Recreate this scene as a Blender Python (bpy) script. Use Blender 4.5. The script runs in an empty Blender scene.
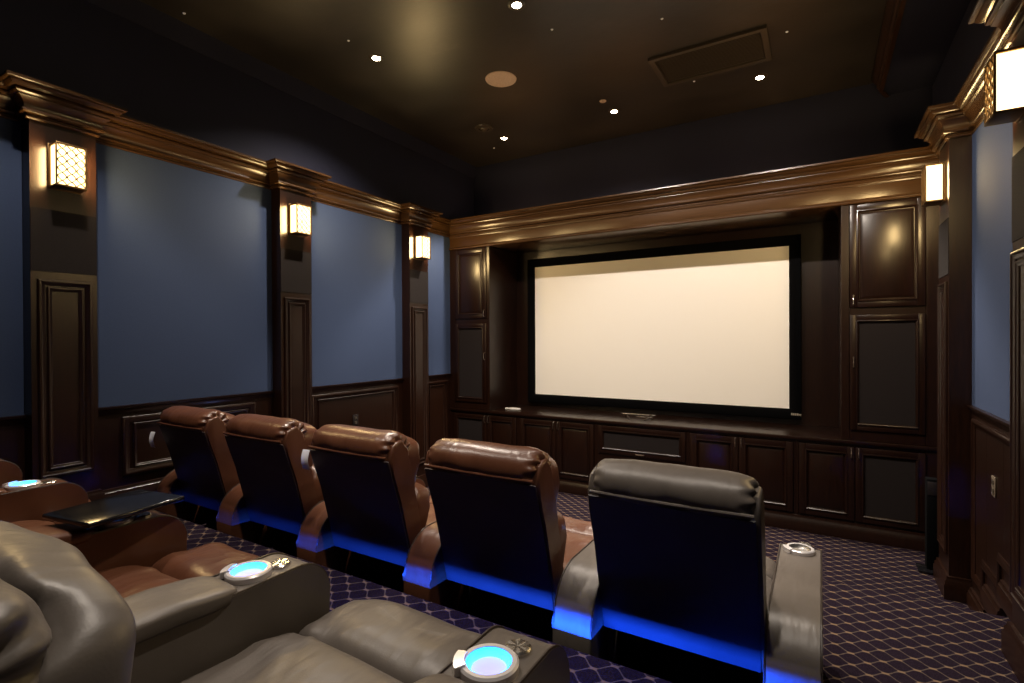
import bpy, bmesh, math, random
from mathutils import Vector, Matrix, noise
random.seed(7)
PI = math.pi
sc = bpy.context.scene
COL = sc.collection

# ------------------------------------------------------------------ materials
def new_mat(name):
    m = bpy.data.materials.new(name); m.use_nodes = True
    nt = m.node_tree; b = nt.nodes['Principled BSDF']
    return m, nt, b
def N(nt, t, **kw):
    n = nt.nodes.new(t)
    for k, v in kw.items(): setattr(n, k, v)
    return n
def coords(nt, scale=(1, 1, 1), kind='Object'):
    tc = N(nt, 'ShaderNodeTexCoord'); mp = N(nt, 'ShaderNodeMapping')
    mp.inputs['Scale'].default_value = scale
    nt.links.new(tc.outputs[kind], mp.inputs['Vector'])
    return mp.outputs['Vector']
def ramp(nt, fac, stops):
    r = N(nt, 'ShaderNodeValToRGB')
    cr = r.color_ramp
    while len(cr.elements) < len(stops): cr.elements.new(.5)
    for e, (p, c) in zip(cr.elements, stops):
        e.position = p; e.color = (*c, 1)
    nt.links.new(fac, r.inputs['Fac'])
    return r.outputs['Color']
def bump(nt, b, h, strength, dist=.01):
    n = N(nt, 'ShaderNodeBump'); n.inputs['Strength'].default_value = strength
    n.inputs['Distance'].default_value = dist
    nt.links.new(h, n.inputs['Height']); nt.links.new(n.outputs['Normal'], b.inputs['Normal'])
def noise_tex(nt, v, scale, detail=3, rough=.5):
    n = N(nt, 'ShaderNodeTexNoise'); n.inputs['Scale'].default_value = scale
    n.inputs['Detail'].default_value = detail; n.inputs['Roughness'].default_value = rough
    nt.links.new(v, n.inputs['Vector']); return n.outputs['Fac']
def plain(name, col, rough=.5, metal=0., spec=.5, coat=0.):
    m, nt, b = new_mat(name)
    b.inputs['Base Color'].default_value = (*col, 1); b.inputs['Roughness'].default_value = rough
    b.inputs['Metallic'].default_value = metal; b.inputs['Specular IOR Level'].default_value = spec
    b.inputs['Coat Weight'].default_value = coat
    return m
def mottled(name, c1, c2, scale, rough=.6, bs=.1, bscale=60, spec=.5, vscale=(1, 1, 1), rough2=None):
    m, nt, b = new_mat(name)
    v = coords(nt, vscale); f = noise_tex(nt, v, scale, 4)
    nt.links.new(ramp(nt, f, [(.3, c1), (.7, c2)]), b.inputs['Base Color'])
    b.inputs['Roughness'].default_value = rough; b.inputs['Specular IOR Level'].default_value = spec
    if bs: bump(nt, b, noise_tex(nt, v, bscale, 3), bs, .004)
    return m
def wood_mat(name, c1, c2, rough=.32, grain=(9, 9, .9), bs=.06):
    m, nt, b = new_mat(name)
    v = coords(nt, grain); f = noise_tex(nt, v, 7, 5, .6)
    nt.links.new(ramp(nt, f, [(.32, c1), (.68, c2)]), b.inputs['Base Color'])
    b.inputs['Roughness'].default_value = rough
    b.inputs['Coat Weight'].default_value = .10; b.inputs['Coat Roughness'].default_value = .2; b.inputs['Specular IOR Level'].default_value = .42
    bump(nt, b, f, bs, .002)
    return m
def leather_mat(name, c1, c2, rough=.38):
    m, nt, b = new_mat(name)
    v = coords(nt)
    f = noise_tex(nt, v, 6, 4)
    nt.links.new(ramp(nt, f, [(.3, c1), (.7, c2)]), b.inputs['Base Color'])
    b.inputs['Roughness'].default_value = rough
    b.inputs['Specular IOR Level'].default_value = .45
    v2 = coords(nt, (26, 7, 7))
    w = noise_tex(nt, v2, 1.0, 2)
    vo = N(nt, 'ShaderNodeTexVoronoi'); vo.inputs['Scale'].default_value = 260
    nt.links.new(v, vo.inputs['Vector'])
    mx = N(nt, 'ShaderNodeMath', operation='MULTIPLY_ADD'); mx.inputs[1].default_value = .022
    nt.links.new(vo.outputs['Distance'], mx.inputs[0]); nt.links.new(w, mx.inputs[2])
    bump(nt, b, mx.outputs[0], .30, .012)
    return m
def emit_mat(name, col, s, base=(.8, .8, .8)):
    m, nt, b = new_mat(name)
    b.inputs['Base Color'].default_value = (*base, 1)
    b.inputs['Emission Color'].default_value = (*col, 1); b.inputs['Emission Strength'].default_value = s
    return m
def carpet_mat():
    m, nt, b = new_mat('patterned_carpet')
    tc = N(nt, 'ShaderNodeTexCoord'); sp = N(nt, 'ShaderNodeSeparateXYZ')
    nt.links.new(tc.outputs['Object'], sp.inputs[0])
    def mth(op, a, c=None, d=None):
        n = N(nt, 'ShaderNodeMath', operation=op)
        for i, q in enumerate((a, c, d)):
            if q is None: continue
            if isinstance(q, (int, float)): n.inputs[i].default_value = q
            else: nt.links.new(q, n.inputs[i])
        return n.outputs[0]
    # risers continue the pattern downwards: use y - z as the long axis
    yy = mth('SUBTRACT', sp.outputs['Y'], sp.outputs['Z'])
    U0 = mth('MULTIPLY', mth('ADD', sp.outputs['X'], 1.574), 1 / .121); V = mth('MULTIPLY', mth('SUBTRACT', yy, 1.053), 1 / .096)
    U = mth('SUBTRACT', U0, mth('MULTIPLY', mth('SINE', mth('MULTIPLY', U0, 4 * PI)), .042))
    def line(e):
        fr = mth('FRACT', e)
        return mth('ABSOLUTE', mth('SUBTRACT', fr, .5))     # .5 on the line
    a = line(mth('ADD', U, V)); c = line(mth('SUBTRACT', U, V))
    mx = mth('MAXIMUM', a, c); knot = mth('ADD', a, c)
    v = coords(nt); fuzz = noise_tex(nt, v, 420, 2)
    mxf = mth('ADD', mx, mth('MULTIPLY', mth('SUBTRACT', fuzz, .5), .05))
    l = N(nt, 'ShaderNodeMapRange'); l.inputs['From Min'].default_value = .445; l.inputs['From Max'].default_value = .48
    nt.links.new(mxf, l.inputs['Value'])
    k = N(nt, 'ShaderNodeMapRange'); k.inputs['From Min'].default_value = .82; k.inputs['From Max'].default_value = .90
    nt.links.new(knot, k.inputs['Value'])
    base = ramp(nt, noise_tex(nt, v, 160, 3), [(.3, (.0075, .0050, .0085)), (.7, (.0165, .0115, .0175))])
    m1 = N(nt, 'ShaderNodeMix', data_type='RGBA'); m1.inputs['B'].default_value = (.070, .053, .045, 1)
    nt.links.new(mth('MULTIPLY', l.outputs['Result'], .95), m1.inputs['Factor']); nt.links.new(base, m1.inputs['A'])
    m2 = N(nt, 'ShaderNodeMix', data_type='RGBA'); m2.inputs['B'].default_value = (.125, .083, .055, 1)
    nt.links.new(k.outputs['Result'], m2.inputs['Factor']); nt.links.new(m1.outputs['Result'], m2.inputs['A'])
    nt.links.new(m2.outputs['Result'], b.inputs['Base Color'])
    b.inputs['Roughness'].default_value = 1.0; b.inputs['Specular IOR Level'].default_value = .0
    bump(nt, b, noise_tex(nt, v, 350, 3), .4, .006)
    return m
def ceiling_mat():
    m, nt, b = new_mat('dark_ceiling_paint')
    v = coords(nt, (1, 1.6, 1)); f = noise_tex(nt, v, 1.4, 6, .65)
    nt.links.new(ramp(nt, f, [(.35, (.022, .0190, .0160)), (.62, (.036, .0310, .0265)), (.8, (.064, .056, .047))]), b.inputs['Base Color'])
    r = N(nt, 'ShaderNodeMapRange'); r.inputs['To Min'].default_value = .30; r.inputs['To Max'].default_value = .46
    nt.links.new(f, r.inputs['Value']); nt.links.new(r.outputs['Result'], b.inputs['Roughness'])
    bump(nt, b, noise_tex(nt, v, 22, 4), .05, .01)
    return m
def weave_mat(name, c1, c2, scale=500, rough=.9):
    return mottled(name, c1, c2, 90, rough, .25, scale, .2)

M = dict(
    wood=wood_mat('dark_cherry_wood', (.0068, .0022, .0010), (.0145, .0047, .0020)),
    trimwood=wood_mat('red_trim_wood', (.026, .0115, .005), (.044, .020, .0085), .32, (3, 3, 12)),
    crownwood=wood_mat('crown_wood', (.040, .0185, .0065), (.060, .0285, .0105), .25, (.5, .5, 22), .0),
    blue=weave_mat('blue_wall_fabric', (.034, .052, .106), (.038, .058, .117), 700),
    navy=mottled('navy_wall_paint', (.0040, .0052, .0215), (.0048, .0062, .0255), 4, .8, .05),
    brownfab=weave_mat('brown_acoustic_cloth', (.010, .0072, .0062), (.013, .0095, .0082)),
    greycloth=weave_mat('grey_speaker_cloth', (.0115, .0085, .0086), (.0140, .0104, .0106)),
    carpet=carpet_mat(), ceiling=ceiling_mat(),
    screen=plain('screen_fabric', (.88, .85, .80), .9, spec=.1),
    black=plain('black_velvet', (.0022, .0022, .0026), .9, spec=.05),
    blackgloss=plain('black_gloss', (.004, .004, .005), .14),
    mech=plain('black_base_cloth', (.008, .008, .009), .9, spec=.2),
    brown=leather_mat('brown_leather', (.064, .0235, .0120), (.094, .0360, .0190), .31),
    grey=leather_mat('grey_leather', (.082, .0700, .0610), (.102, .0875, .0765), .42),
    vinyl=mottled('dark_back_vinyl', (.030, .028, .032), (.040, .037, .042), 8, .45, .05, 200),
    vinylbrown=mottled('dark_brown_back_vinyl', (.036, .022, .020), (.046, .029, .026), 8, .45, .05, 200),
    piping=plain('piping', (.02, .012, .009), .45),
    chrome=plain('brushed_steel', (.75, .72, .68), .22, 1.0),
    ringmetal=plain('pale_ring_metal', (.80, .78, .80), .3, .6),
    bronze=plain('bronze', (.20, .12, .05), .38, .9),
    diff=emit_mat('sconce_glass', (1.0, .70, .30), 4.0),
    dl=emit_mat('lamp_lens', (1.0, .82, .58), 60),
    cyan=emit_mat('cyan_cup_glow', (.0, .27, 1.0), 8.5, (.3, .6, .9)),
    violet=emit_mat('violet_cup_floor', (.24, .15, 1.0), 1.3, (.4, .4, .8)),
    led=emit_mat('blue_led', (.012, .06, 1.0), 8),
    steelcup=plain('steel_cup', (.35, .34, .33), .35, .9),
    grillemetal=mottled('speaker_grille_tan', (.55, .41, .33), (.66, .50, .41), 60, .7, .2, 900),
    ivory=plain('ivory_plastic', (.32, .28, .22), .5), plate=plain('brown_plate', (.11, .085, .06), .5),
    white=plain('white_plastic', (.72, .70, .68), .5),
    led_white=emit_mat('fibre_star', (1, .95, .85), .06),
    ring=plain('dark_lamp_trim', (.05, .04, .03), .4),
    handle=plain('aged_nickel', (.42, .38, .33), .3, 1.0),
)
mt, nt_, b_ = new_mat('clear_plastic_tag')
b_.inputs['Base Color'].default_value = (.78, .8, .88, 1); b_.inputs['Roughness'].default_value = .35
b_.inputs['Subsurface Weight'].default_value = .0
b_.inputs['Transmission Weight'].default_value = .1
M['tag'] = mt

# ------------------------------------------------------------------ mesh helpers
def obj(name, bm, mat, parent=None, smooth=True, angle=40):
    me = bpy.data.meshes.new(name)
    bmesh.ops.recalc_face_normals(bm, faces=bm.faces)
    bm.to_mesh(me); bm.free()
    if mat: me.materials.append(M[mat] if isinstance(mat, str) else mat)
    if smooth:
        me.polygons.foreach_set('use_smooth', [True] * len(me.polygons))
        try: me.set_sharp_from_angle(angle=math.radians(angle))
        except Exception: pass
    o = bpy.data.objects.new(name, me); COL.objects.link(o)
    if parent is not None: o.parent = parent
    return o
def thing(name, label, cat, loc=(0, 0, 0), rz=0, group=None, kind=None):
    o = bpy.data.objects.new(name, None); COL.objects.link(o)
    o.empty_display_size = .1
    o.location = loc; o.rotation_euler = (0, 0, rz)
    o['label'] = label; o['category'] = cat
    if group: o['group'] = group
    if kind: o['kind'] = kind
    return o
def tag(o, label, cat, group=None, kind=None):
    o['label'] = label; o['category'] = cat
    if group: o['group'] = group
    if kind: o['kind'] = kind
    return o
def dup(root, loc, rz=0, label=None, group=None):
    r = root.copy(); COL.objects.link(r); r.location = loc; r.rotation_euler = (0, 0, rz)
    if label: r['label'] = label
    if group: r['group'] = group
    for ch in list(root.children):
        c = ch.copy(); COL.objects.link(c); c.parent = r
        for g in list(ch.children):
            d = g.copy(); COL.objects.link(d); d.parent = c
    return r
def B(): return bmesh.new()
def box(bm, x0, x1, y0, y1, z0, z1, bev=0., seg=2, mtx=None):
    r = bmesh.ops.create_cube(bm, size=1)
    vs = r['verts']
    for v in vs:
        v.co = Vector(((x0 + x1) / 2 + v.co.x * (x1 - x0), (y0 + y1) / 2 + v.co.y * (y1 - y0), (z0 + z1) / 2 + v.co.z * (z1 - z0)))
    es = {e for v in vs for e in v.link_edges}
    if bev > 0:
        r2 = bmesh.ops.bevel(bm, geom=list(es), offset=bev, segments=seg, affect='EDGES', profile=.5)
        vs = list({v for f in r2['faces'] for v in f.verts} | {v for v in vs if v.is_valid})
    if mtx is not None:
        bmesh.ops.transform(bm, matrix=mtx, verts=vs)
    return bm
def cyl(bm, c, r, h, axis='z', n=24, r2=None):
    ret = bmesh.ops.create_cone(bm, cap_ends=True, segments=n, radius1=r, radius2=r if r2 is None else r2, depth=h)
    m = Matrix.Translation(c)
    if axis == 'y': m = m @ Matrix.Rotation(PI / 2, 4, 'X')
    if axis == 'x': m = m @ Matrix.Rotation(PI / 2, 4, 'Y')
    bmesh.ops.transform(bm, matrix=m, verts=ret['verts'])
    return bm
def lathe(bm, prof, c=(0, 0, 0), n=32, a0=0):
    rings = []
    for (r, z) in prof:
        rings.append([bm.verts.new((c[0] + r * math.cos(a0 + 2 * PI * i / n), c[1] + r * math.sin(a0 + 2 * PI * i / n), c[2] + z)) for i in range(n)])
    for a, b in zip(rings, rings[1:]):
        for i in range(n):
            j = (i + 1) % n
            try: bm.faces.new((a[i], a[j], b[j], b[i]))
            except ValueError: pass
    return rings
def sgnpow(v, e): return math.copysign(abs(v) ** e, v)
def superq(bm, c, s, e1=.5, e2=.5, nu=40, nv=24, mtx=None, f=None):
    """superellipsoid; f(u, v, Vector unit) returns a displacement vector"""
    rows = []
    for i in range(nv + 1):
        ph = -PI / 2 + PI * i / nv
        row = []
        for j in range(nu):
            th = 2 * PI * j / nu
            p = Vector((sgnpow(math.cos(ph), e1) * sgnpow(math.cos(th), e2), sgnpow(math.cos(ph), e1) * sgnpow(math.sin(th), e2), sgnpow(math.sin(ph), e1)))
            q = Vector((p.x * s[0], p.y * s[1], p.z * s[2]))
            if f: q += f(p, q)
            if mtx is not None: q = mtx @ q
            row.append(bm.verts.new(q + Vector(c)))
            if i in (0, nv): break
        rows.append(row)
    for i in range(nv):
        a, b = rows[i], rows[i + 1]
        for j in range(nu):
            k = (j + 1) % nu
            if len(a) == 1: bm.faces.new((a[0], b[k], b[j]))
            elif len(b) == 1: bm.faces.new((a[j], a[k], b[0]))
            else: bm.faces.new((a[j], a[k], b[k], b[j]))
    return bm
def sweep(bm, path, prof, mp, closed=False, lo=0, hi=None, side=1):
    """profile [(offset, height)] along a 2-D path with mitred corners; mp(u, v, w) gives the point. lo..hi: path vertices kept"""
    n = len(path); P = [Vector(p) for p in path]
    ms = []
    for i in range(n):
        def nrm(a, b):
            d = (b - a).normalized(); return Vector((-d.y, d.x)) * side
        ns = []
        if closed or i > 0: ns.append(nrm(P[(i - 1) % n], P[i]))
        if closed or i < n - 1: ns.append(nrm(P[i], P[(i + 1) % n]))
        if len(ns) == 1: ms.append(ns[0])
        else:
            s = ns[0] + ns[1]; ms.append(s / max(1e-6, s.dot(ns[0])))
    hi = n - 1 if hi is None else hi
    idx = list(range(n)) if closed else list(range(lo, hi + 1))
    rings = [[bm.verts.new(mp(P[i].x + ms[i].x * o, P[i].y + ms[i].y * o, h)) for (o, h) in prof] for i in idx]
    pairs = list(zip(rings, rings[1:])) + ([(rings[-1], rings[0])] if closed else [])
    m = len(prof)
    for a, b in pairs:
        for j in range(m):
            k = (j + 1) % m
            bm.faces.new((a[j], a[k], b[k], b[j]))
    if not closed:
        for r in (rings[0], rings[-1]):
            try: bm.faces.new(r)
            except ValueError: pass
    return bm
def prism_x(bm, prof, x0, x1, bev=0., seg=3):
    a = [bm.verts.new((x0, y, z)) for y, z in prof]; b = [bm.verts.new((x1, y, z)) for y, z in prof]
    fa = bm.faces.new(a); fb = bm.faces.new(b[::-1]); n = len(prof)
    for i in range(n):
        j = (i + 1) % n
        bm.faces.new((a[i], a[j], b[j], b[i]))
    if bev:
        es = list(fa.edges) + list(fb.edges)
        bmesh.ops.bevel(bm, geom=es, offset=bev, segments=seg, affect='EDGES', profile=.5)
    return bm
def tube(bm, pts, r, n=8, closed=False):
    pts = [Vector(p) for p in pts]; rings = []
    m = len(pts)
    for i, p in enumerate(pts):
        if closed: d = (pts[(i + 1) % m] - pts[i - 1]).normalized()
        else: d = (pts[min(i + 1, m - 1)] - pts[max(i - 1, 0)]).normalized()
        up = Vector((0, 0, 1)) if abs(d.z) < .9 else Vector((1, 0, 0))
        a = d.cross(up).normalized(); b = d.cross(a)
        rings.append([bm.verts.new(p + r * (a * math.cos(2 * PI * k / n) + b * math.sin(2 * PI * k / n))) for k in range(n)])
    prs = list(zip(rings, rings[1:])) + ([(rings[-1], rings[0])] if closed else [])
    for a, b in prs:
        for k in range(n):
            j = (k + 1) % n
            bm.faces.new((a[k], a[j], b[j], b[k]))
    if not closed:
        bm.faces.new(rings[0]); bm.faces.new(rings[-1][::-1])
    return bm
def arc(cx, cy, r, a0, a1, n):
    return [(cx + r * math.cos(math.radians(a0 + (a1 - a0) * i / n)), cy + r * math.sin(math.radians(a0 + (a1 - a0) * i / n))) for i in range(n + 1)]

# ------------------------------------------------------------------ the room
XL, XR, YF, YB, ZC = -4.19, .877, 6.10, -2.6, 4.18
CAB = 5.40                       # plane of the cabinet doors
EYE = 1.77
LOW, MIDF, TOPF = 0., .32, .64   # three carpeted levels
PROT = .13
PIL_Y = [(-2.15, -1.82), (-.495, -.165), (1.166, 1.497), (2.834, 3.155), (4.491, 4.816)]
CR0, CR1 = 3.10, 3.30            # crown moulding
RAIL = 1.315

def struct(name, bm, mat, label, cat, **k):
    return tag(obj(name, bm, mat, **k), label, cat, kind='structure')

bm = B()
prism_x(bm, [(YF + .1, -.15), (YF + .1, 0), (3.85, 0), (3.85, .16), (3.58, .16), (3.58, MIDF), (1.71, MIDF), (1.71, TOPF), (YB - .1, TOPF), (YB - .1, -.15)], XL - .12, XR + .12)
struct('floor', bm, 'carpet', 'dark patterned carpet stepping down in levels towards the screen', 'floor', smooth=False)
bm = B(); box(bm, XL - .12, XR + .12, YB - .1, YF + .1, ZC, ZC + .12)
struct('ceiling', bm, 'ceiling', 'dark brown semi-gloss painted ceiling with recessed lamps', 'ceiling', smooth=False)
bm = B(); box(bm, XL - .12, XL, YB - .1, YF + .1, -.15, ZC + .12)
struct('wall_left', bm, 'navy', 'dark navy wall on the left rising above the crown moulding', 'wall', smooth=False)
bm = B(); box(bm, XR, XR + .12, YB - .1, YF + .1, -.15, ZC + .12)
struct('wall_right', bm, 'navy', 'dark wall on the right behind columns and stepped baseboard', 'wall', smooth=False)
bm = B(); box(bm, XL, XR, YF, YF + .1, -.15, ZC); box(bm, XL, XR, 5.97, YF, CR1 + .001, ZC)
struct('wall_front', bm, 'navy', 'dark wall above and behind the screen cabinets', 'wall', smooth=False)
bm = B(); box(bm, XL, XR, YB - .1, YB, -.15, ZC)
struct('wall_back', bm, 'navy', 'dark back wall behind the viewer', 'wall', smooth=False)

# soffit along the right wall with its wooden edge, cove along the left wall
bm = B(); box(bm, .50, XR, YB, 5.97, 4.04, ZC)
struct('trim_1', bm, 'navy', 'dark soffit boxed in along the right edge of ceiling', 'soffit', smooth=False)
bm = B(); sweep(bm, [(.50, YB), (.50, 5.80), (.56, 5.97)], [(0, 4.02), (.03, 4.02), (.035, 4.05), (.05, 4.06), (.05, 4.10), (.075, 4.12), (.085, 4.15), (.085, 4.18), (0, 4.18)], lambda u, v, w: (u, v, w), side=1)
struct('trim_2', bm, 'trimwood', 'reddish wooden strip edging the ceiling at upper right', 'trim')
bm = B(); sweep(bm, [(XL, YB), (XL, 5.97)], [(0, 4.03), (.012, 4.03), (.03, 4.08), (.035, 4.15), (.05, 4.18), (0, 4.18)], lambda u, v, w: (u, v, w), side=-1)
struct('trim_3', bm, 'navy', 'dark navy cove strip where left wall meets ceiling', 'trim')

# crown moulding: one profile round pilasters and cabinets
CROWN = [(0, 0), (.010, 0), (.017, .004), (.020, .010), (.017, .016), (.012, .019), (.012, .026), (.030, .030), (.037, .035), (.040, .042), (.037, .049), (.030, .053), (.030, .060),
         (.034, .080), (.046, .102), (.062, .116), (.062, .124), (.070, .127), (.077, .132), (.080, .139), (.077, .146), (.074, .149), (.090, .154), (.104, .166), (.110, .174), (.110, .180), (.124, .180), (.130, .184), (.130, .20), (0, .20)]
CROWN = [(o, CR0 + h) for o, h in CROWN]
pl = [(XL, YB)]
for a, b in PIL_Y[2:]: pl += [(XL, a), (XL + PROT, a), (XL + PROT, b), (XL, b)]
iL = len(pl)
pl += [(XL, CAB), (XR, CAB)]
iR = len(pl) - 1
for a, b in PIL_Y[:2:-1]: pl += [(XR, b), (XR - PROT, b), (XR - PROT, a), (XR, a)]
pl += [(XR, YB)]
idm = lambda u, v, w: (u, v, w)
for nm, lo, hi, lab in (('trim_4', 0, iL, 'stepped crown moulding along the left wall above the blue panels'),
                        ('trim_5', iL, iR, 'long crown moulding above the screen cabinets'),
                        ('trim_6', iR, len(pl) - 1, 'stepped crown moulding along the right wall')):
    bm = B(); sweep(bm, pl, CROWN, idm, lo=lo, hi=hi, side=-1)
    struct(nm, bm, 'crownwood', lab, 'crown moulding', angle=25)

PM = [(0, 0), (0, .012), (.006, .018), (.014, .018), (.020, .012), (.030, .010), (.036, .004), (.036, 0)]   # panel moulding, offset inward
BASE = [(0, 0), (.030, 0), (.030, .070), (.024, .078), (.024, .090), (.016, .098), (.014, .112), (0, .115)]
RAILP = [(0, 1.255), (.012, 1.255), (.014, 1.27), (.022, 1.278), (.024, 1.292), (.034, 1.300), (.036, RAIL), (0, RAIL)]
def floor_at(y): return TOPF if y < 1.71 else (MIDF if y < 3.58 else LOW)

def pilaster(side, y0, y1, label):
    sx = 1 if side == 'left' else -1
    xw = XL if side == 'left' else XR
    yc = (y0 + y1) / 2
    fz = floor_at(yc)
    t = thing('pilaster', label, 'column', (xw, yc, fz), 0, 'wall columns', 'structure')
    h = (y1 - y0) / 2; top = CR0 - fz
    X = lambda d: sx * d
    def bx(bm, d0, d1, a, b, z0, z1, bev=0):
        xs = sorted((X(d0), X(d1))); return box(bm, xs[0], xs[1], a, b, z0, z1, bev)
    bm = B(); bx(bm, 0, PROT, -h, h, 0, top); obj('shaft', bm, 'wood', t, smooth=False)
    bm = B(); bx(bm, PROT, PROT + .004, -h + .002, h - .002, 2.193 - fz, 2.575 - fz); obj('cloth_band', bm, 'brownfab', t, smooth=False)
    bm = B()
    z0 = .26; z1 = 2.145 - fz
    for inset, w in ((.03, 1), (.075, .7)):
        path = [(-h + inset, z0 + inset), (h - inset, z0 + inset), (h - inset, z1 - inset + .03), (-h + inset, z1 - inset + .03)]
        sweep(bm, path, [(o * w, PROT + q * w) for o, q in PM], lambda u, v, w_: (X(w_), u, v), closed=True, side=1)
    obj('panel_moulding', bm, 'wood', t)
    bm = B()
    sweep(bm, [(0, -h), (PROT, -h), (PROT, h), (0, h)], [(o, q * 1.35) for o, q in BASE], lambda u, v, w: (X(u), v, w), side=-1)
    obj('plinth', bm, 'wood', t)
    return t
pilaster('left', *PIL_Y[2], 'dark wooden column nearest the viewer on left wall with lit lamp')
pilaster('left', *PIL_Y[3], 'middle dark wooden column on left wall behind the brown chair backs')
pilaster('left', *PIL_Y[4], 'far dark wooden column on left wall beside the cabinet corner')
pilaster('right', *PIL_Y[4], 'dark wooden column on right wall beside the cabinet end')
pilaster('right', *PIL_Y[3], 'dark wooden column cut by the right edge under the bright lamp')

# blue fabric wall panels and wainscot, one per bay
def bay(side, y0, y1, zpan, bl, wl, steps=None, yp=None):
    sx = 1 if side == 'left' else -1
    xw = XL if side == 'left' else XR
    X = lambda d: xw + sx * d
    def bx(bm, d0, d1, a, b, z0, z1, bev=0):
        xs = sorted((X(d0), X(d1))); return box(bm, xs[0], xs[1], a, b, z0, z1, bev)
    bm = B(); bx(bm, .0005, .012, y0 + .002, y1 - .002, RAIL + .001, CR0 - .001)
    tag(obj('wall_panel', bm, 'blue', None, smooth=False), bl, 'wall panel', 'blue fabric wall panels', 'structure')
    if not wl: return
    steps = steps or [(y0, y1, floor_at((y0 + y1) / 2))]
    zf = min(s[2] for s in steps)
    t = thing('wainscot', wl, 'wall panelling', (xw, (y0 + y1) / 2, 0), 0, 'wooden wainscot panels', 'structure')
    yc = (y0 + y1) / 2; L = lambda d: sx * d
    bm = B()
    for a, b, z in steps:
        xs = sorted((L(.0005), L(.014))); box(bm, xs[0], xs[1], a + .001 - yc, b - .001 - yc, z, 1.255)
    obj('board', bm, 'wood', t, smooth=False)
    bm = B(); sweep(bm, [(0, y0 + .001 - yc), (0, y1 - .001 - yc)], [(o + .001, q) for o, q in RAILP], lambda u, v, w: (L(u), v, w), side=-1)
    obj('chair_rail', bm, 'wood', t)
    bm = B()
    for a, b, z in steps:
        sweep(bm, [(0, a + .001 - yc), (0, b - .001 - yc)], [(o + .014, q + z) for o, q in BASE], lambda u, v, w: (L(u), v, w), side=-1)
    obj('base_moulding', bm, 'wood', t)
    bm = B()
    if len(steps) == 1 or yp:
        a, b = yp or (y0 + .17, y1 - .17)
        path = [(a - yc, zpan), (b - yc, zpan), (b - yc, 1.235), (a - yc, 1.235)]
    else:                                   # bottom edge climbs with the steps (from far and low to near and high)
        ss = sorted(steps)
        path = [(ss[0][0] + .07 - yc, 1.235), (ss[0][0] + .07 - yc, ss[0][2] + .19)]
        for (a, b, z), (a2, b2, z2) in zip(ss, ss[1:]):
            path += [(b + .03 - yc, z + .19), (b + .03 - yc, z2 + .19)]
        path += [(ss[-1][1] - .07 - yc, ss[-1][2] + .19), (ss[-1][1] - .07 - yc, 1.235)]
    sweep(bm, path, [(o * 1.25, q + .014) for o, q in PM], lambda u, v, w: (L(w), u, v), closed=True, side=1)
    if yp and b - a > .4:
        path2 = [(a + .07 - yc, zpan + .05), (b - .07 - yc, zpan + .05), (b - .07 - yc, 1.185), (a + .07 - yc, 1.185)]
        sweep(bm, path2, [(o * .6, q * .7 + .014) for o, q in PM], lambda u, v, w: (L(w), u, v), closed=True, side=1)
    obj('panel_moulding', bm, 'wood', t)
bay('left', PIL_Y[1][1], PIL_Y[2][0], .82, 'blue fabric panel left of the nearest column at the left edge', 'dark wainscot left of the nearest column at the left edge')
bay('left', PIL_Y[2][1], PIL_Y[3][0], .82, 'large blue fabric panel between the two nearest left columns', 'dark wainscot with framed panel behind the leftmost brown chair',
    [(PIL_Y[2][1], 2.02, TOPF), (2.02, PIL_Y[3][0], MIDF + .16)], (1.675, 2.66))
bay('left', PIL_Y[3][1], PIL_Y[4][0], .52, 'blue fabric panel between the middle and far left columns', 'dark wainscot with outlet behind the third brown chair', [(PIL_Y[3][1], PIL_Y[4][0], .32)], (3.235, 4.41))
bay('left', PIL_Y[4][1], CAB, .22, 'narrow blue fabric panel between far left column and cabinet', 'narrow dark wainscot between far left column and tall cabinet', None, (4.89, 5.33))
bay('right', .6, PIL_Y[3][0], .82, 'blue panel on the right wall before the column at right edge', 'wainscot on the right wall before the column at right edge', [(.6, PIL_Y[3][0], TOPF)], (.9, 2.6))
bay('right', PIL_Y[3][1], PIL_Y[4][0], .5, 'tall narrow blue panel on right wall between two columns', 'dark wainscot on right wall with baseboard stepping up',
    [(PIL_Y[3][1], 3.80, .32), (3.80, 4.13, .16), (4.13, PIL_Y[4][0], 0)])

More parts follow.
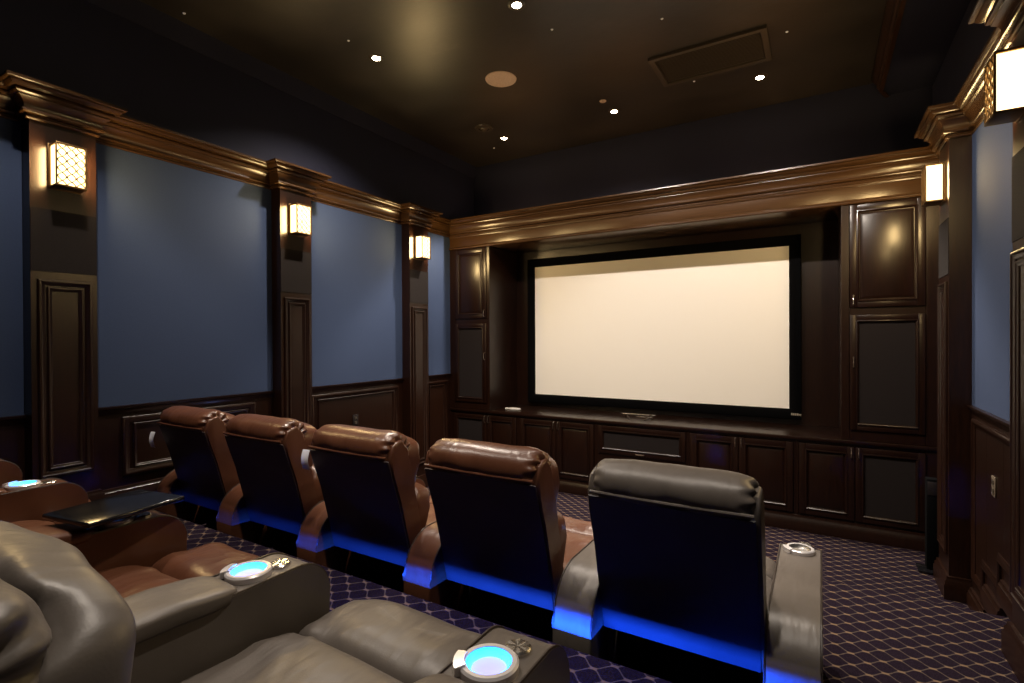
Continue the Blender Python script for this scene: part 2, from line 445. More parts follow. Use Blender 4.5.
# ------------------------------------------------------------------ cabinets
def door(parent, name, x0, x1, z0, z1, y, kind, cx=0, cz=0, handle=None):
    """framed door whose face is at y; returns it"""
    bm = B(); fw = .055 if kind != 'grille' else .05
    x0, x1, z0, z1 = x0 + .003 - cx, x1 - .003 - cx, z0 + .003 - cz, z1 - .003 - cz
    # rails and stiles
    box(bm, x0, x0 + fw, y, y + .022, z0, z1, .004); box(bm, x1 - fw, x1, y, y + .022, z0, z1, .004)
    box(bm, x0 + fw, x1 - fw, y, y + .022, z0, z0 + fw, .004); box(bm, x0 + fw, x1 - fw, y, y + .022, z1 - fw, z1, .004)
    a = fw
    path = [(x0 + a, z0 + a), (x1 - a, z0 + a), (x1 - a, z1 - a), (x0 + a, z1 - a)]
    sweep(bm, path, [(-.004, 0), (-.004, .007), (.004, .010), (.010, .006), (.016, -.004), (.016, -.012), (0, -.012)], lambda u, v, w: (u, y - w, v), closed=True, side=1)
    if kind == 'raised':
        box(bm, x0 + a, x1 - a, y + .014, y + .020, z0 + a, z1 - a)
        g = a + .020; k = .026
        o_ = [(x0 + g, z0 + g), (x1 - g, z0 + g), (x1 - g, z1 - g), (x0 + g, z1 - g)]
        i_ = [(x0 + g + k, z0 + g + k), (x1 - g - k, z0 + g + k), (x1 - g - k, z1 - g - k), (x0 + g + k, z1 - g - k)]
        vo = [bm.verts.new((u, y + .0139, v)) for u, v in o_]; vi = [bm.verts.new((u, y + .002, v)) for u, v in i_]
        bm.faces.new(vi)
        for q in range(4):
            r = (q + 1) % 4
            bm.faces.new((vo[q], vo[r], vi[r], vi[q]))
    d = obj(name, bm, 'wood', parent, angle=30)
    if kind == 'grille':
        bm = B(); box(bm, x0 + a - .002, x1 - a + .002, y + .010, y + .018, z0 + a - .002, z1 - a + .002)
        c = obj('speaker_cloth', bm, 'greycloth', d, smooth=False); c['label'] = 'dark grey cloth'
    if handle:
        hx, hz, vert = handle; hx -= cx; hz -= cz
        bm = B(); L = .045
        if vert:
            tube(bm, [(hx, y - .002, hz - L), (hx, y - .020, hz - L + .012), (hx, y - .024, hz), (hx, y - .020, hz + L - .012), (hx, y - .002, hz + L)], .0055)
        else:
            tube(bm, [(hx - L, y - .002, hz), (hx - L + .012, y - .018, hz), (hx + L - .012, y - .018, hz), (hx + L, y - .002, hz)], .0055)
        hd = obj('handle', bm, 'handle', d); hd['label'] = 'small nickel pull'
    return d
def carcass(parent, x0, x1, z0, z1, cx, y0=CAB + .022, y1=YF - .002):
    bm = B(); box(bm, x0 - cx, x1 - cx, y0 - CAB, y1 - CAB, z0, z1, .002)
    return obj('carcass', bm, 'wood', parent, smooth=False)

CT0, CT1 = .832, .865
# tall cabinets
def tall(x0, x1, dx0, dx1, label, hside):
    cx = (x0 + x1) / 2
    t = thing('tall_cabinet', label, 'cabinet', (cx, CAB, CT1), 0, 'tall cabinets beside the screen')
    bm = B(); box(bm, x0 - cx, x1 - cx, .022, YF - .002 - CAB, .001, 2.93 - CT1, .002)
    box(bm, x0 - cx, dx0 - cx, 0, .024, .001, 2.93 - CT1, .003); box(bm, dx1 - cx, x1 - cx, 0, .024, .001, 2.93 - CT1, .003)
    box(bm, dx0 - cx, dx1 - cx, .004, .024, .001, .955 - CT1, .003)
    box(bm, dx0 - cx, dx1 - cx, .004, .024, 1.955 - CT1, 2.025 - CT1, .003)
    obj('carcass', bm, 'wood', t, smooth=False)
    hx = dx1 - .03 if hside > 0 else dx0 + .03
    door(t, 'upper_door', dx0, dx1, 2.025, 2.925, -.012, 'raised', cx, CT1, (hx, 2.09, True))
    door(t, 'lower_door', dx0, dx1, .955, 1.965, -.012, 'grille', cx, CT1, (hx, 1.55, True))
tall(XL + .001, -3.56, -4.10, -3.60, 'tall narrow cabinet left of the screen with cloth lower door', 1)
tall(.16, XR - .001, .222, .752, 'tall narrow cabinet right of the screen with lamp sheen on door', -1)
# base cabinets
def base(x0, x1, label, doors):
    cx = (x0 + x1) / 2
    t = thing('base_cabinet', label, 'cabinet', (cx, CAB, 0), 0, 'low cabinets under the screen')
    bm = B(); box(bm, x0 - cx + .0005, x1 - cx - .0005, .022, YF - .002 - CAB, .001, CT0 - .001, .001)
    box(bm, x0 - cx + .0005, x1 - cx - .0005, .0, .024, .001, .150, .002)
    box(bm, x0 - cx + .0005, x1 - cx - .0005, .0, .024, .812, CT0 - .001, .002)
    for (a, b, z0, z1, kind, h) in doors:
        pass
    xs = sorted({x0, x1} | {d[0] for d in doors} | {d[1] for d in doors})
    box(bm, x0 - cx + .0005, doors[0][0] - cx, .0, .024, .15, .812, .002)
    box(bm, doors[-1][1] - cx, x1 - cx - .0005, .0, .024, .15, .812, .002)
    if doors[0][2] > .3: box(bm, doors[0][0] - cx, doors[-1][1] - cx, .0, .024, .15, doors[0][2], .002)
    obj('carcass', bm, 'wood', t, smooth=False)
    for (a, b, z0, z1, kind, h) in doors:
        door(t, 'speaker_drawer' if kind == 'grille' and z0 > .3 else 'door', a, b, z0, z1, -.016, kind, cx, 0, h)
Z0, Z1 = .155, .808
HZ = .755
base(XL + .001, -3.145, 'low cabinet at left corner with one cloth door and one wooden', [(-4.115, -3.60, Z0, Z1, 'grille', (-3.625, HZ, True)), (-3.60, -3.165, Z0, Z1, 'raised', (-3.572, HZ, True))])
base(-3.145, -2.145, 'low two-door cabinet under left half of screen', [(-3.125, -2.635, Z0, Z1, 'raised', (-2.662, HZ, True)), (-2.635, -2.165, Z0, Z1, 'raised', (-2.608, HZ, True))])
base(-2.145, -1.15, 'low cabinet under the screen centre with wide cloth-fronted drawer', [(-2.12, -1.17, .50, Z1, 'grille', (-1.645, .528, False))])
base(-1.15, -.19, 'low two-door cabinet under right half of screen', [(-1.13, -.677, Z0, Z1, 'raised', (-.704, HZ, True)), (-.677, -.21, Z0, Z1, 'raised', (-.650, HZ, True))])
base(-.19, XR - .001, 'low cabinet at right corner with wooden door and cloth door', [(-.17, .263, Z0, Z1, 'raised', (.236, HZ, True)), (.263, .752, Z0, Z1, 'grille', (.290, HZ, True))])
bm = B(); box(bm, XL + .001, XR - .001, CAB - .02, YF - .001, CT0, CT1, .008)
tag(obj('worktop', bm, 'wood'), 'long dark wooden counter top under the screen', 'counter')
bm = B(); sweep(bm, [(XL + .001, CAB), (XR - .001, CAB)], [(0, .0), (.035, 0), (.035, .055), (.030, .066), (.030, .084), (.024, .092), (.022, .108), (.014, .116), (.012, .135), (0, .14)], idm, side=-1)
struct('baseboard_front', bm, 'wood', 'dark ribbed baseboard along the foot of low cabinets', 'baseboard')
# header above niche: frieze with beads
bm = B()
box(bm, XL + .001, XR - .001, CAB + .0, YF - .001, 2.932, CR0 + .198, .002)
sweep(bm, [(XL + .001, CAB), (XR - .001, CAB)], [(0, 2.932), (.018, 2.932), (.024, 2.940), (.024, 2.950), (.014, 2.958), (.010, 2.968), (0, 2.972)], idm, side=-1)
sweep(bm, [(XL + .001, CAB), (XR - .001, CAB)], [(0, 3.082), (.010, 3.082), (.014, 3.09), (.014, 3.1), (0, 3.1)], idm, side=-1)
tag(obj('header_fascia', bm, 'crownwood', angle=30), 'long wooden fascia board spanning above the screen', 'fascia')
# back of the niche
bm = B(); box(bm, -3.559, .159, YF - .02, YF - .001, CT1 + .001, 2.931)
tag(obj('niche_backboard', bm, 'wood', smooth=False), 'dark wooden board behind the screen', 'panel', kind='structure')

# ------------------------------------------------------------------ screen
SY = 6.02
KS = 6.02 / 5.90
sx0, sx1, sz0, sz1 = -3.290 * KS, -.161 * KS, EYE - .828 * KS, EYE + 1.032 * KS
ax0, ax1, az0, az1 = -3.183 * KS, -.257 * KS, EYE - .711 * KS, EYE + .944 * KS
t = thing('projection_screen', 'wide blank cream projection screen in a black velvet frame', 'screen', ((sx0 + sx1) / 2, SY, sz0))
cx = (sx0 + sx1) / 2
bm = B()
path = [(sx0 - cx, 0), (sx1 - cx, 0), (sx1 - cx, sz1 - sz0), (sx0 - cx, sz1 - sz0)]
sweep(bm, path, [(0, -.045), (0, .0), (.012, .010), (.085, .010), (.108, -.008), (.108, -.03), (.05, -.045)], lambda u, v, w: (u, -w, v), closed=True, side=1)
obj('frame', bm, 'black', t)
bm = B(); box(bm, ax0 - .02 - cx, ax1 + .02 - cx, .012, .03, az0 - .02 - sz0, az1 + .02 - sz0)
o = obj('screen_surface', bm, 'screen', t, smooth=False); o['label'] = 'blank cream screen fabric'
bm = B()
bw = [(0, .014, .022), (.018, .012, .022), (.034, .013, .022), (.051, .016, .022), (.071, .008, .018), (.083, .008, .018)]
for dx, w, h in bw: box(bm, -.235 + dx - cx - .02, -.235 + dx + w - cx - .02, -.0125, -.0095, .045, .045 + h)
o = obj('maker_badge', bm, 'ivory', t, smooth=False); o['label'] = 'tiny pale badge on lower right of frame'

# ------------------------------------------------------------------ small things on the counter, outlets, stand
t = thing('sensor_bar', 'slim silver bar on short dark legs centred on counter below screen', 'sensor bar', (-1.735, 5.62, CT1))
bm = B(); box(bm, -.19, .19, -.012, .012, .050, .060, .003); obj('bar', bm, 'chrome', t)
bm = B(); box(bm, -.02, .17, -.02, .0, .028, .037, .003); obj('lower_bar', bm, 'chrome', t)
for s in (-1, 1):
    bm = B()
    tube(bm, [(s * .13, 0, .052), (s * .10, -.03, .012), (s * .085, -.05, .004)], .006); tube(bm, [(s * .13, 0, .052), (s * .15, .03, .004)], .006)
    obj('leg', bm, 'ring', t)
bm = B(); superq(bm, (0, 0, 0), (.085, .018, .014), .5, .6, 24, 12)
superq(bm, (-.105, -.004, 0), (.025, .014, .012), .6, .7, 16, 10)
o = tag(obj('remote_control', bm, 'white'), 'small white remote lying on the counter at left of screen', 'remote'); o.location = (-3.33, 5.62, CT1 + .013); o.rotation_euler = (0, 0, .15)
def outlet(side, y, z, label):
    sx = 1 if side == 'left' else -1; xw = (XL if side == 'left' else XR) + sx * .014
    t = thing('wall_outlet', label, 'outlet', (xw, y, z), 0, 'wall outlets')
    bm = B(); xs = sorted((sx * .0005, sx * .008)); box(bm, xs[0], xs[1], -.036, .036, -.058, .058, .003); obj('cover_plate', bm, 'plate' if side == 'right' else 'greycloth', t)
    for s in (-1, 1):
        bm = B(); xs = sorted((sx * .0075, sx * .011)); box(bm, xs[0], xs[1], -.017, .017, s * .024 - .014, s * .024 + .014, .004); obj('socket', bm, 'ring', t)
outlet('left', 3.774, .925, 'dark outlet plate on left wainscot above the third brown chair')
outlet('right', 3.961, .906, 'pale outlet plate on the right wall wainscot above the steps')
t = thing('gap_shade_post', 'made-up black post for the shaded gap between cabinets and right column', 'shade_post', (.725, 4.95, 0))  # made-up dark post filling in for the shaded gap beside the column
bm = B(); box(bm, -.035, .035, -.03, .05, .02, .70, .004); obj('post', bm, 'black', t)
bm = B(); box(bm, -.09, .05, -.09, .07, 0.0, .02, .005); obj('foot', bm, 'blackgloss', t)
bm = B(); box(bm, -.03, .025, -.034, -.029, .58, .68, .001); obj('plate', bm, 'greycloth', t)

# ------------------------------------------------------------------ ceiling fittings
def downlight(x, y, label, E, cone, blend, tilt=0):
    t = thing('downlight', label, 'ceiling light', (x, y, ZC), 0, 'recessed ceiling lamps')
    bm = B(); lathe(bm, [(.034, -.001), (.036, -.006), (.062, -.006), (.066, -.003), (.066, -.0005), (.034, -.0005)], n=32); obj('trim_ring', bm, 'ring', t)
    bm = B(); cyl(bm, (0, 0, -.004), .033, .006, n=28); obj('lens', bm, 'dl', t)
    l = bpy.data.lights.new('downlight_lamp', 'SPOT'); l.energy = E; l.color = (1., .87, .74); l.spot_size = math.radians(cone); l.spot_blend = blend; l.shadow_soft_size = .035
    lo = bpy.data.objects.new('downlight_lamp', l); COL.objects.link(lo); lo.parent = t; lo.location = (0, 0, -.02); lo.rotation_euler = (math.radians(tilt), 0, 0)
dn = {(-3.257, 3.20): 'lit ceiling lamp nearest the left wall in the nearer row', (-1.875, 3.22): 'lit ceiling lamp at the top edge right of another lamp',
      (-.473, 5.28): 'lit ceiling lamp in far row beside the ceiling hatch', (-1.872, 5.26): 'middle lit ceiling lamp of the far row near the screen',
      (-3.253, 5.27): 'lit ceiling lamp of the far row at its left end',
      (-.473, 3.22): 'lit ceiling lamp out of frame above the right aisle', (-3.257, 1.15): 'lit ceiling lamp over the left of back row',
      (-1.875, 1.15): 'lit ceiling lamp over the middle of back row', (-.473, 1.15): 'lit ceiling lamp over the right of back row'}
for (x, y), lab in dn.items(): 
    if y > 5: p_ = (520., 86, .35)
    elif y < 2: p_ = (170., 84, .4)
    elif x < -3: p_ = (400., 128, 1.)
    else: p_ = (330., 112, .35, 24) if x < -1 else (300., 104, .35, 24)      # aimed at the screen
    downlight(x, y, lab, *p_)
t = thing('ceiling_speaker', 'round tan speaker grille flush in the dark ceiling', 'speaker', (-2.537, 4.06, ZC))
bm = B(); lathe(bm, [(.0, -.004), (.115, -.006), (.125, -.006)], n=48); lathe(bm, [(.125, -.006), (.125, -.0005)], n=48); obj('grille', bm, 'grillemetal', t)
bm = B(); lathe(bm, [(.126, -.0005), (.126, -.009), (.142, -.008), (.145, -.0005)], n=48); obj('rim', bm, 'grillemetal', t)
t = thing('ceiling_vent', 'dark rectangular framed panel in the ceiling near the lamp', 'ceiling panel', (-.81, 4.697, ZC))
bm = B(); sweep(bm, [(-.46, -.27), (.46, -.27), (.46, .27), (-.46, .27)], [(0, -.0005), (0, -.022), (.02, -.026), (.045, -.022), (.05, -.0005)], idm, closed=True, side=1); obj('frame', bm, 'ring', t)
bm = B(); box(bm, -.41, .41, -.22, .22, -.006, -.0005)
for k in range(21): box(bm, -.41, .41, -.215 + k * .0205, -.207 + k * .0205, -.012, -.006)
obj('grille', bm, 'ring', t, smooth=False)
bm = B(); lathe(bm, [(.0, -.010), (.028, -.009), (.034, -.004), (.034, -.0005)], n=24)
o = tag(obj('sprinkler_cap', bm, 'grillemetal'), 'tiny round tan cap in ceiling beside the middle far lamp', 'sprinkler cap'); o.location = (-1.888, 4.976, ZC)
t = thing('eyeball_fitting', 'dark round unlit fitting in ceiling beside the far left lamp', 'ceiling fitting', (-3.293, 4.90, ZC))
bm = B(); lathe(bm, [(.06, -.0005), (.062, -.012), (.10, -.010), (.106, -.0005)], n=32); obj('rim', bm, 'ring', t)
bm = B(); lathe(bm, [(.0, -.028), (.03, -.024), (.05, -.012), (.058, -.0005)], n=32); obj('eyeball', bm, 'ring', t)
stars = [((188, 15), 'near the ceiling edge at upper left'), ((325, 73), 'left of the nearest lit lamp'), ((629, 44), 'between top-edge lamp and ceiling hatch'), ((548, 54), 'right of the round speaker grille'),
         ((700, 89), 'just beyond the ceiling hatch'), ((794, 37), 'right of the ceiling hatch'), ((478, 152), 'beyond the far left lamp')]
CF, CYAW, CPIT, CROL = 514.36, .53931, -.0056162, -.00445996
fwd = Vector((-math.sin(CYAW) * math.cos(CPIT), math.cos(CYAW) * math.cos(CPIT), math.sin(CPIT))); right = Vector((math.cos(CYAW), math.sin(CYAW), 0)); up = right.cross(fwd)
r2 = math.cos(CROL) * right + math.sin(CROL) * up; u2 = -math.sin(CROL) * right + math.cos(CROL) * up
star_xy = [(-4.02, 2.03), (-3.26, 2.90), (-1.02, 3.93), (-1.79, 3.62), (-1.01, 5.04), (-.22, 4.61), (-3.53, 5.48)]
for (x, y), (_, where) in zip(star_xy, stars):
    bm = B(); lathe(bm, [(.0, -.006), (.008, -.005), (.011, -.0005)], n=10)
    o = tag(obj('star_light', bm, 'led_white'), 'tiny fibre star point in ceiling ' + where, 'ceiling light', 'fibre star points'); o.location = (x, y, ZC)

# ------------------------------------------------------------------ sconces
def make_sconce(label):
    t = thing('wall_sconce', label, 'wall lamp', group='wall lamps on the columns')
    W, H, D = .078, .133, .115         # half width, half height, depth; local +x points away from the wall
    bm = B(); box(bm, .0005, .012, -W - .004, W + .004, -H - .006, H + .006, .002); obj('back_plate', bm, 'bronze', t)
    bm = B()
    for s in (-1, 1): box(bm, .012, D, -W, W, s * (H - .006) - .006, s * (H - .006) + .006, .002)
    for s in (-1, 1): box(bm, D - .008, D, s * (W - .004) - .004, s * (W - .004) + .004, -H + .010, H - .010, .001)
    for s in (-1, 1): box(bm, .012, .020, s * (W - .004) - .004, s * (W - .004) + .004, -H + .010, H - .010, .001)
    obj('frame', bm, 'bronze', t)
    bm = B(); box(bm, .014, D - .008, -W + .008, W - .008, -H + .012, H - .012, .003); obj('glass', bm, 'diff', t)
    bm = B()                                                     # open lattice of wavy bars on the front
    ncol = 3; cw = 2 * (W - .008) / ncol; nz = 2.5
    for c in range(ncol):
        y0 = -W + .008 + cw * (c + .5)
        for s in (-1, 1):
            pts = []
            for k in range(33):
                q = k / 32; z = -H + .010 + q * (2 * H - .020)
                yy = y0 + s * (cw * .5 - .0025) * math.sin(q * nz * 2 * PI + (PI / 2 if c % 2 else -PI / 2) * 1)
                pts.append((D - .002, yy, z))
            tube(bm, pts, .0036, 6)
    obj('lattice', bm, 'bronze', t)
    for loc, rot, sx_, e in (((D + .006, 0, 0), (0, -PI / 2, 0), 2 * W - .02, 8.), ((D * .55, W + .005, 0), (PI / 2, 0, 0), .085, 5.5), ((D * .55, -W - .005, 0), (-PI / 2, 0, 0), .085, 5.5)):
        l = bpy.data.lights.new('sconce_lamp', 'AREA'); l.shape = 'RECTANGLE'; l.color = (1., .68, .29); l.energy = e
        l.size, l.size_y = (2 * H - .03, sx_) if rot[1] else (sx_, 2 * H - .03)
        lo = bpy.data.objects.new('sconce_lamp', l); COL.objects.link(lo); lo.parent = t; lo.location = loc; lo.rotation_euler = rot
    return t
scn = [('left', 2, 'lit lattice wall lamp on the nearest left column'), ('left', 3, 'lit lattice wall lamp on the middle left column'), ('left', 4, 'lit lattice wall lamp on the far left column'),
       ('right', 4, 'lit wall lamp on right column beside the cabinet door'), ('right', 3, 'large bright wall lamp cut by the right edge')]
proto = None
for side, i, lab in scn:
    y = sum(PIL_Y[i]) / 2; x = XL + PROT if side == 'left' else XR - PROT
    rz = 0 if side == 'left' else PI
    if proto is None: proto = make_sconce(lab); proto.location = (x, y, 2.842)
    else: dup(proto, (x, y, 2.842), rz, lab)

# ------------------------------------------------------------------ recliners
def wob(p, k, a, seed=0.):
    return a * noise.noise(Vector((p.x * k + seed, p.y * k, p.z * k)))
TILT = math.radians(-15)
def make_recliner(leather, lit, left_arm=True, right_arm=False, name_label='', cover='vinyl', seed=0., bdy=0., bdz=0.):
    BK = Matrix.Translation((0, bdy, bdz))
    t = thing('recliner', name_label, 'armchair')
    hw = .295
    # low black base
    bm = B(); box(bm, -hw + .03, hw - .03, .33, .60, 0.002, .27, .02); obj('base', bm, 'mech', t)
    if lit:                     # blue light strip; added housing with unseen lip and sill narrows its beam
        bm = B(); box(bm, -hw + .02, hw - .02, .86, .90, .002, .046, .002); box(bm, -.355, .355, .89, 1.05, .030, .046, .002); box(bm, -.355, .355, .89, 1.05, .002, .018, .002); hs = obj('light_baffle', bm, 'mech', t, smooth=False)
        bm = B(); box(bm, -hw + .03, hw - .03, .899, .902, .019, .031); o = obj('base_light', bm, 'led', hs, smooth=False); o['label'] = 'blue glowing strip under the footrest'
        l = bpy.data.lights.new('strip_lamp', 'AREA'); l.shape = 'RECTANGLE'; l.size = .70; l.size_y = .010; l.energy = 160.; l.color = (.008, .075, 1.)
        lo = bpy.data.objects.new('strip_lamp', l); COL.objects.link(lo); lo.parent = t; lo.location = (0, .905, .0255); lo.rotation_euler = (math.radians(90), 0, 0)
    # back shell (profile from the side, y forward)
    prof = [(.200, .30), (.165, .45), (.110, .66), (.062, .80), (.040, .87), (.060, .93), (.12, .95), (.165, .90), (.175, .80), (.215, .66), (.265, .45), (.300, .30)]
    bm = B(); prism_x(bm, prof, -hw + .006, hw - .006, .012, 3); bm.transform(BK)
    sh = obj('back_shell', bm, leather, t, angle=50)
    # rear cover panel lying on the shell's rear face
    pr = [(.1995, .305), (.1645, .45), (.1095, .66), (.0615, .80), (.043, .86), (.037, .856), (.0555, .798), (.1035, .658), (.1585, .448), (.193, .300)]
    bm = B(); prism_x(bm, pr, -hw + .012, hw - .018, .003, 2); bm.transform(BK)
    c = obj('rear_panel', bm, cover, sh, angle=50); c['label'] = 'dark plain rear cover of the backrest'
    # piping under the head roll
    bm = B(); tube(bm, [(-.272, .027, .876), (-.15, .0245, .875), (0, .024, .874), (.15, .0245, .875), (.272, .027, .876)], .0065, 8); bm.transform(BK)
    obj('piping', bm, leather, sh)
    # head roll with gathered ends
    bm = B(); nth, nx = 72, 56; rows = []
    hl = .302
    for i in range(nx + 1):
        q = -1 + 2 * i / nx
        q = math.copysign(1 - (1 - abs(q)) ** 1.6, q)
        prof_r = (1 - abs(q) ** 7) ** (1 / 3.0)
        end = max(0., (abs(q) - .74) / .26)
        row = []
        for j in range(nth):
            th = 2 * PI * j / nth
            pleat = 1 + .095 * end * math.sin(th * 9 + 1.3 * math.sin(th * 2)) * (1 if prof_r > .05 else 0)
            r = prof_r * pleat
            y = .118 + .100 * r * math.cos(th) ; z = .905 + .080 * r * math.sin(th)
            w = noise.noise(Vector((q * 2.6 + seed, th * .8, 3.))) * .005 * prof_r
            x = hl * q * (1 - .10 * end * end) + .006 * end * math.sin(th * 9)
            row.append(bm.verts.new((x, y + w, z + w * .8)))
        rows.append(row)
    for a, b in zip(rows, rows[1:]):
        for j in range(nth):
            k = (j + 1) % nth
            bm.faces.new((a[j], a[k], b[k], b[j]))
    bm.transform(BK)
    obj('head_roll', bm, leather, t, angle=80)
    # front cushions of the back
    mt = Matrix.Rotation(TILT, 4, 'X')
    crease = False
    def f_up(p, q):
        d = wob(q, 7, .010, seed) + .008 * math.sin(q.x * 26 + q.z * 9) * max(0, p.y)
        if abs(p.x) > .75: d += .006 * math.sin(q.z * 60) * (abs(p.x) - .75) * 4
        v = Vector((0, d, d * .4))
        if crease:
            ph = math.atan2(q.z + .05, q.y + .02) + .25 * wob(q, 9, 1, seed)
            c = max(0, math.sin(ph * 4 + .8)) ** 10 + .7 * max(0, math.sin(ph * 7 + 2.1)) ** 14
            e = min(1, max(0, (abs(p.x) - .35) / .4))
            v -= q.normalized() * (.030 * c * e)
        return v
    crease = lit
    bm = B(); superq(bm, (0, .205, .79), (hw - .018, .075, .165), .55, .42, 96, 72, mt, f_up); bm.transform(BK); obj('head_cushion', bm, leather, t, angle=80)
    crease = False
    bm = B(); superq(bm, (0, .285, .53), (hw - .022, .075, .165), .55, .40, 56, 32, mt, f_up); bm.transform(BK); obj('lumbar_cushion', bm, leather, t, angle=80)
    # seat and footrest
    def f_seat(p, q):
        d = wob(q, 6, .014, seed + 4) * max(0, p.z)
        d += .0045 * math.sin(q.y * 42 + q.x * 18 + 6 * wob(q, 5, 1, seed)) * max(0, p.z) * (.25 + abs(p.x) ** 2)
        edge = max(0., abs(p.y) - .80) / .2
        d += .007 * edge * math.sin(q.x * 70 + 3 * wob(q, 4, 1, seed)) * max(0, p.z)
        return Vector((0, 0, d))
    bm = B(); superq(bm, (0, .575, .338), (hw - .006, .258, .085), .42, .30, 72, 36, None, f_seat); obj('seat', bm, leather, t, angle=80)
    def f_ft(p, q):
        v = f_seat(p, q)
        v.z -= .035 * max(0, p.y) ** 2 * max(0, p.z)
        v.z -= .006 * math.exp(-((q.y - .015) / .008) ** 2) * max(0, p.z)
        return v
    bm = B(); superq(bm, (0, .962, .262), (hw - .008, .142, .152), .45, .30, 72, 36, None, f_ft); obj('footrest', bm, leather, t, angle=80)
    arms = ([-1] if left_arm else []) + ([1] if right_arm else [])
    for s in arms:
        xc = s * .3725; aw = .0735 if lit else .082
        # console body, profile from the side
        fx = .885 if lit else .870           # where the front curve starts
        rear = arc(.175, .415, .100, 180, 90, 7) if lit else arc(.275, .335, .185, 180, 90, 10)
        pr = [(.085, .20), (.078, .30)] + rear + [(.45, .519), (.78, .520)] + arc(fx, .42, .100, 85, 0, 9) + [(fx + .09, .20), (fx + .075, .105), (.10, .105)]
        bm = B(); prism_x(bm, pr, xc - aw, xc + aw, .012, 3)
        a = obj('armrest', bm, leather, t, angle=50)
        # piping along both top edges
        bm = B()
        for e in (-1, 1):
            tube(bm, [(xc + e * (aw - .004), y, z + .001) for y, z in pr[1:] if z > .30], .0035, 6)
        obj('piping', bm, 'piping', a)
        bm = B()                              # padded rest on the rear part of the back row's arms
        def f_pad(p, q):
            y = (q.y + .26) / .52
            return Vector((0, 0, -.016 * max(0, y - .72) * 3.5 + wob(q, 9, .003, seed)))
        superq(bm, (xc, .470, .530), (aw + .009, .262, .027), .5, .35, 48, 20, None, f_pad)
        if lit: obj('arm_pad', bm, leather, a, angle=80)
        else: bm.free()
        # cup holder let into the front part
        cy_ = .789 if lit else .835
        bm = B()
        R = .050
        lathe(bm, [(R - .009, .5215), (R - .009, .534), (R - .007, .537), (R + .002, .537), (R + .006, .533), (R + .006, .5195)], (xc, cy_, 0), 40)
        cup = obj('cup_holder', bm, 'ringmetal' , t); cup['label'] = 'pale ring round the cup well'
        bm = B(); lathe(bm, [(R - .0092, .5355), (R - .012, .528), (R - .017, .5225)], (xc, cy_, 0), 40)
        obj('cup_wall', bm, 'cyan' if lit or s < 0 else 'steelcup', cup)
        bm = B(); lathe(bm, [(R - .017, .5225), (.012, .5215), (.0, .5215)], (xc, cy_, 0), 40); obj('cup_bottom', bm, 'violet' if lit or s < 0 else 'steelcup', cup)
        bm = B(); n = 7
        ri, ro = R - .004, R + .016
        vs = []
        for k in range(n):
            an = math.radians(185 + 50 * k / (n - 1))
            for r_, z_ in ((ri, .5215), (ro, .5215), (ro, .5385), (ri, .5415)):
                vs.append(bm.verts.new((xc + r_ * math.cos(an), cy_ + r_ * math.sin(an), z_)))
        for k in range(n - 1):
            for q in range(4):
                w = (q + 1) % 4
                bm.faces.new((vs[4 * k + q], vs[4 * k + w], vs[4 * k + 4 + w], vs[4 * k + 4 + q]))
        bm.faces.new(vs[:4]); bm.faces.new(vs[-4:])
        obj('control_tab', bm, 'ringmetal', cup)
        # steel recline knob in front of it
        bm = B(); rg = lathe(bm, [(.0015, .5280), (.008, .5285), (.0235, .5280), (.0270, .525), (.0270, .512)], (xc + .016, cy_ + .078, 0), 28)
        for r_, a_ in ((rg[1], .0002), (rg[2], .0004)):
            for q_, v_ in enumerate(r_): v_.co.z += a_ * (1 if q_ % 4 < 2 else -1)
        bm.faces.new(rg[0])
        kb = obj('recline_knob', bm, 'chrome', t, angle=30); kb['label'] = 'round steel knob'
    # small rear foot
    for s in (-1, 1):
        bm = B(); box(bm, s * (hw - .02) - .012, s * (hw - .02) + .012, .235, .30, 0.0, .31, .006); obj('rear_foot', bm, leather, t)
    return t

YF0 = 1.72
FX = [-.447 - .779 * k for k in range(5)]
grey_front = make_recliner('grey', False, True, True, 'grey leather recliner at the right end of the front row', 'vinyl', 1.3, 0., .018)
grey_front.location = (FX[0], YF0, MIDF); grey_front['group'] = 'front row recliners'
brown_front = make_recliner('brown', False, True, False, 'brown leather recliner of the front row beside the grey one', 'vinylbrown', 2.7, 0., .018)
brown_front.location = (FX[1], YF0, MIDF); brown_front['group'] = 'front row recliners'
for k, lab in ((2, 'third brown leather recliner from the left wall in front row'), (3, 'second brown leather recliner from the left wall in front row'),
               (4, 'brown leather recliner of front row nearest the left wall')):
    dup(brown_front, (FX[k], YF0, MIDF), 0, lab)
YR0 = 0.0
RX = [-.8975, -1.66, -2.48, -3.27]
grey_back = make_recliner('grey', True, True, True, 'grey leather recliner of the back row with its headrest at lower left', 'vinyl', 5.1, -.010, -.074)
grey_back.location = (RX[0], YR0, TOPF); grey_back['group'] = 'back row recliners'
brown_back = make_recliner('brown', True, True, False, 'brown leather recliner of the back row right of the black tray', 'vinylbrown', 6.4, -.010, -.074)
for c in brown_back.children:
    if c.type == 'LIGHT': c.data.energy *= .4
brown_back.location = (RX[1], YR0, TOPF); brown_back['group'] = 'back row recliners'
g2 = make_recliner('grey', True, False, True, 'grey leather recliner of the back row below the viewer, right of the others', 'vinyl', 8.2, -.010, -.074)
for c in g2.children:
    if c.type == 'LIGHT': c.data.energy *= .4; c.data.size = .34; c.location.x = -.17
g2.location = (RX[0] + .75, YR0, TOPF); g2['group'] = 'back row recliners'
for k, lab in ((2, 'brown leather recliner of the back row left of the black tray'), (3, 'brown leather recliner of back row at the left edge')):
    r = dup(brown_back, (RX[k], YR0, TOPF), 0, lab)
    for c in r.children:
        if c.type == 'LIGHT': c.data = c.data.copy(); c.data.energy *= .15 if k == 2 else .05

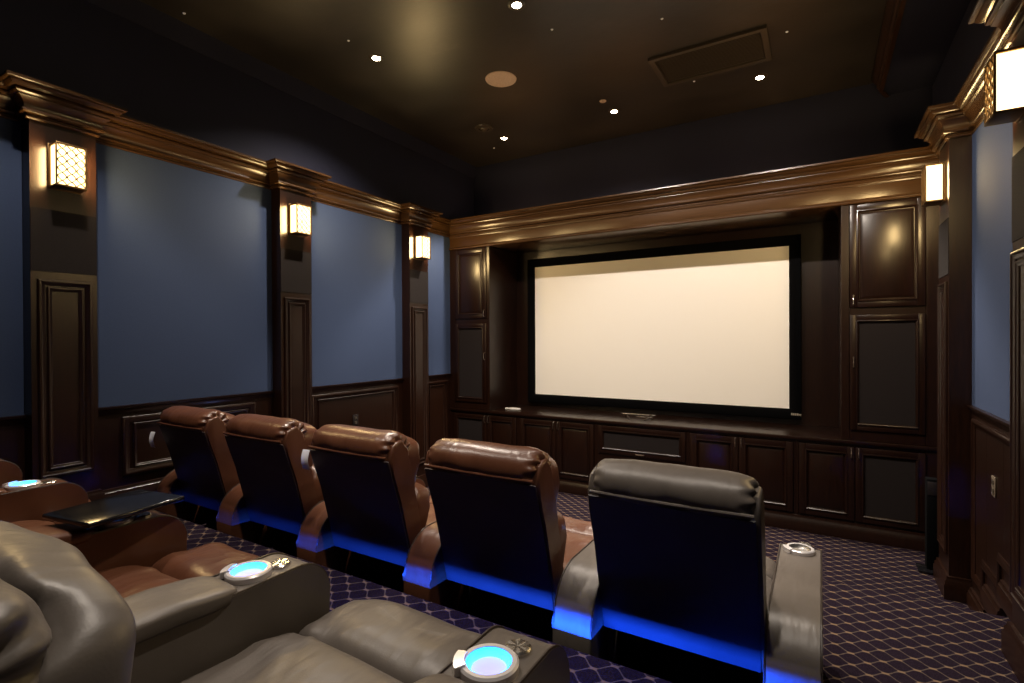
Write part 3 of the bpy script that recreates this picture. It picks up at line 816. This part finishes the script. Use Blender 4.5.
# tray table plugged over the cup well of the arm between two brown recliners
t = thing('tray_table', 'black glossy tray table on the brown armrest at left', 'tray', (-2.02, .80, TOPF + .541))
R_ = Matrix.Rotation(math.radians(9), 4, 'Z')
bm = B(); box(bm, -.122, .122, -.155, .145, .024, .040, .006, 3, R_); obj('tray_top', bm, 'blackgloss', t)
bm = B(); lathe(bm, [(.0, .0), (.050, .0), (.050, .008), (.022, .012), (.020, .018), (.05, .020), (.05, .0245)], n=28); obj('stem', bm, 'mech', t)

# clear tags hanging at the chair backs
def make_tag(label, loc):
    bm = B(); rows = []
    for i in range(11):
        z = -.105 * i / 10; row = []
        for j in range(7):
            u = (j / 6 - .5) * .055
            row.append((u, -.012 * math.sin(i / 10 * PI) - 6 * u * u, z))
        rows.append(row)
    for side in (0, .0025):
        vs = [[bm.verts.new((p[0], p[1] + side, p[2])) for p in r] for r in rows]
        for a, b in zip(vs, vs[1:]):
            for j in range(6): bm.faces.new((a[j], a[j + 1], b[j + 1], b[j]))
    o = tag(obj('hanging_tag', bm, 'tag'), label, 'tag', 'clear tags on the chair backs'); o.location = loc
    return o
make_tag('curled clear plastic tag between second and third brown front chairs', (FX[2] - .332, YF0 + .06, MIDF + .865))
make_tag('curled pale tag at the left side of leftmost front chair', (FX[4] - .335, YF0 + .03, MIDF + .825))

# ------------------------------------------------------------------ world, camera, view
w = bpy.data.worlds.new('world'); sc.world = w; w.use_nodes = True
bg = w.node_tree.nodes['Background']; bg.inputs['Color'].default_value = (.5, .55, .8, 1); bg.inputs['Strength'].default_value = .02
cam = bpy.data.cameras.new('camera'); co = bpy.data.objects.new('camera', cam); COL.objects.link(co)
cam.sensor_width = 36; cam.sensor_fit = 'HORIZONTAL'; cam.lens = CF / 1024 * 36; cam.clip_start = .02; cam.clip_end = 60
co.matrix_world = Matrix(((r2.x, u2.x, -fwd.x, 0), (r2.y, u2.y, -fwd.y, 0), (r2.z, u2.z, -fwd.z, EYE), (0, 0, 0, 1)))
sc.camera = co
sc.view_settings.view_transform = 'Standard'; sc.view_settings.look = 'None'
sc.view_settings.gamma = 1.0; sc.view_settings.exposure = 0.0
try: sc.view_settings.use_curve_mapping = False
except Exception: pass
sc.cycles.use_denoising = True
sc.cycles.max_bounces = 8; sc.cycles.diffuse_bounces = 5; sc.cycles.glossy_bounces = 4; sc.cycles.transmission_bounces = 4
sc.cycles.sample_clamp_indirect = 4.0; sc.cycles.blur_glossy = .5
sc.cycles.caustics_reflective = False; sc.cycles.caustics_refractive = False
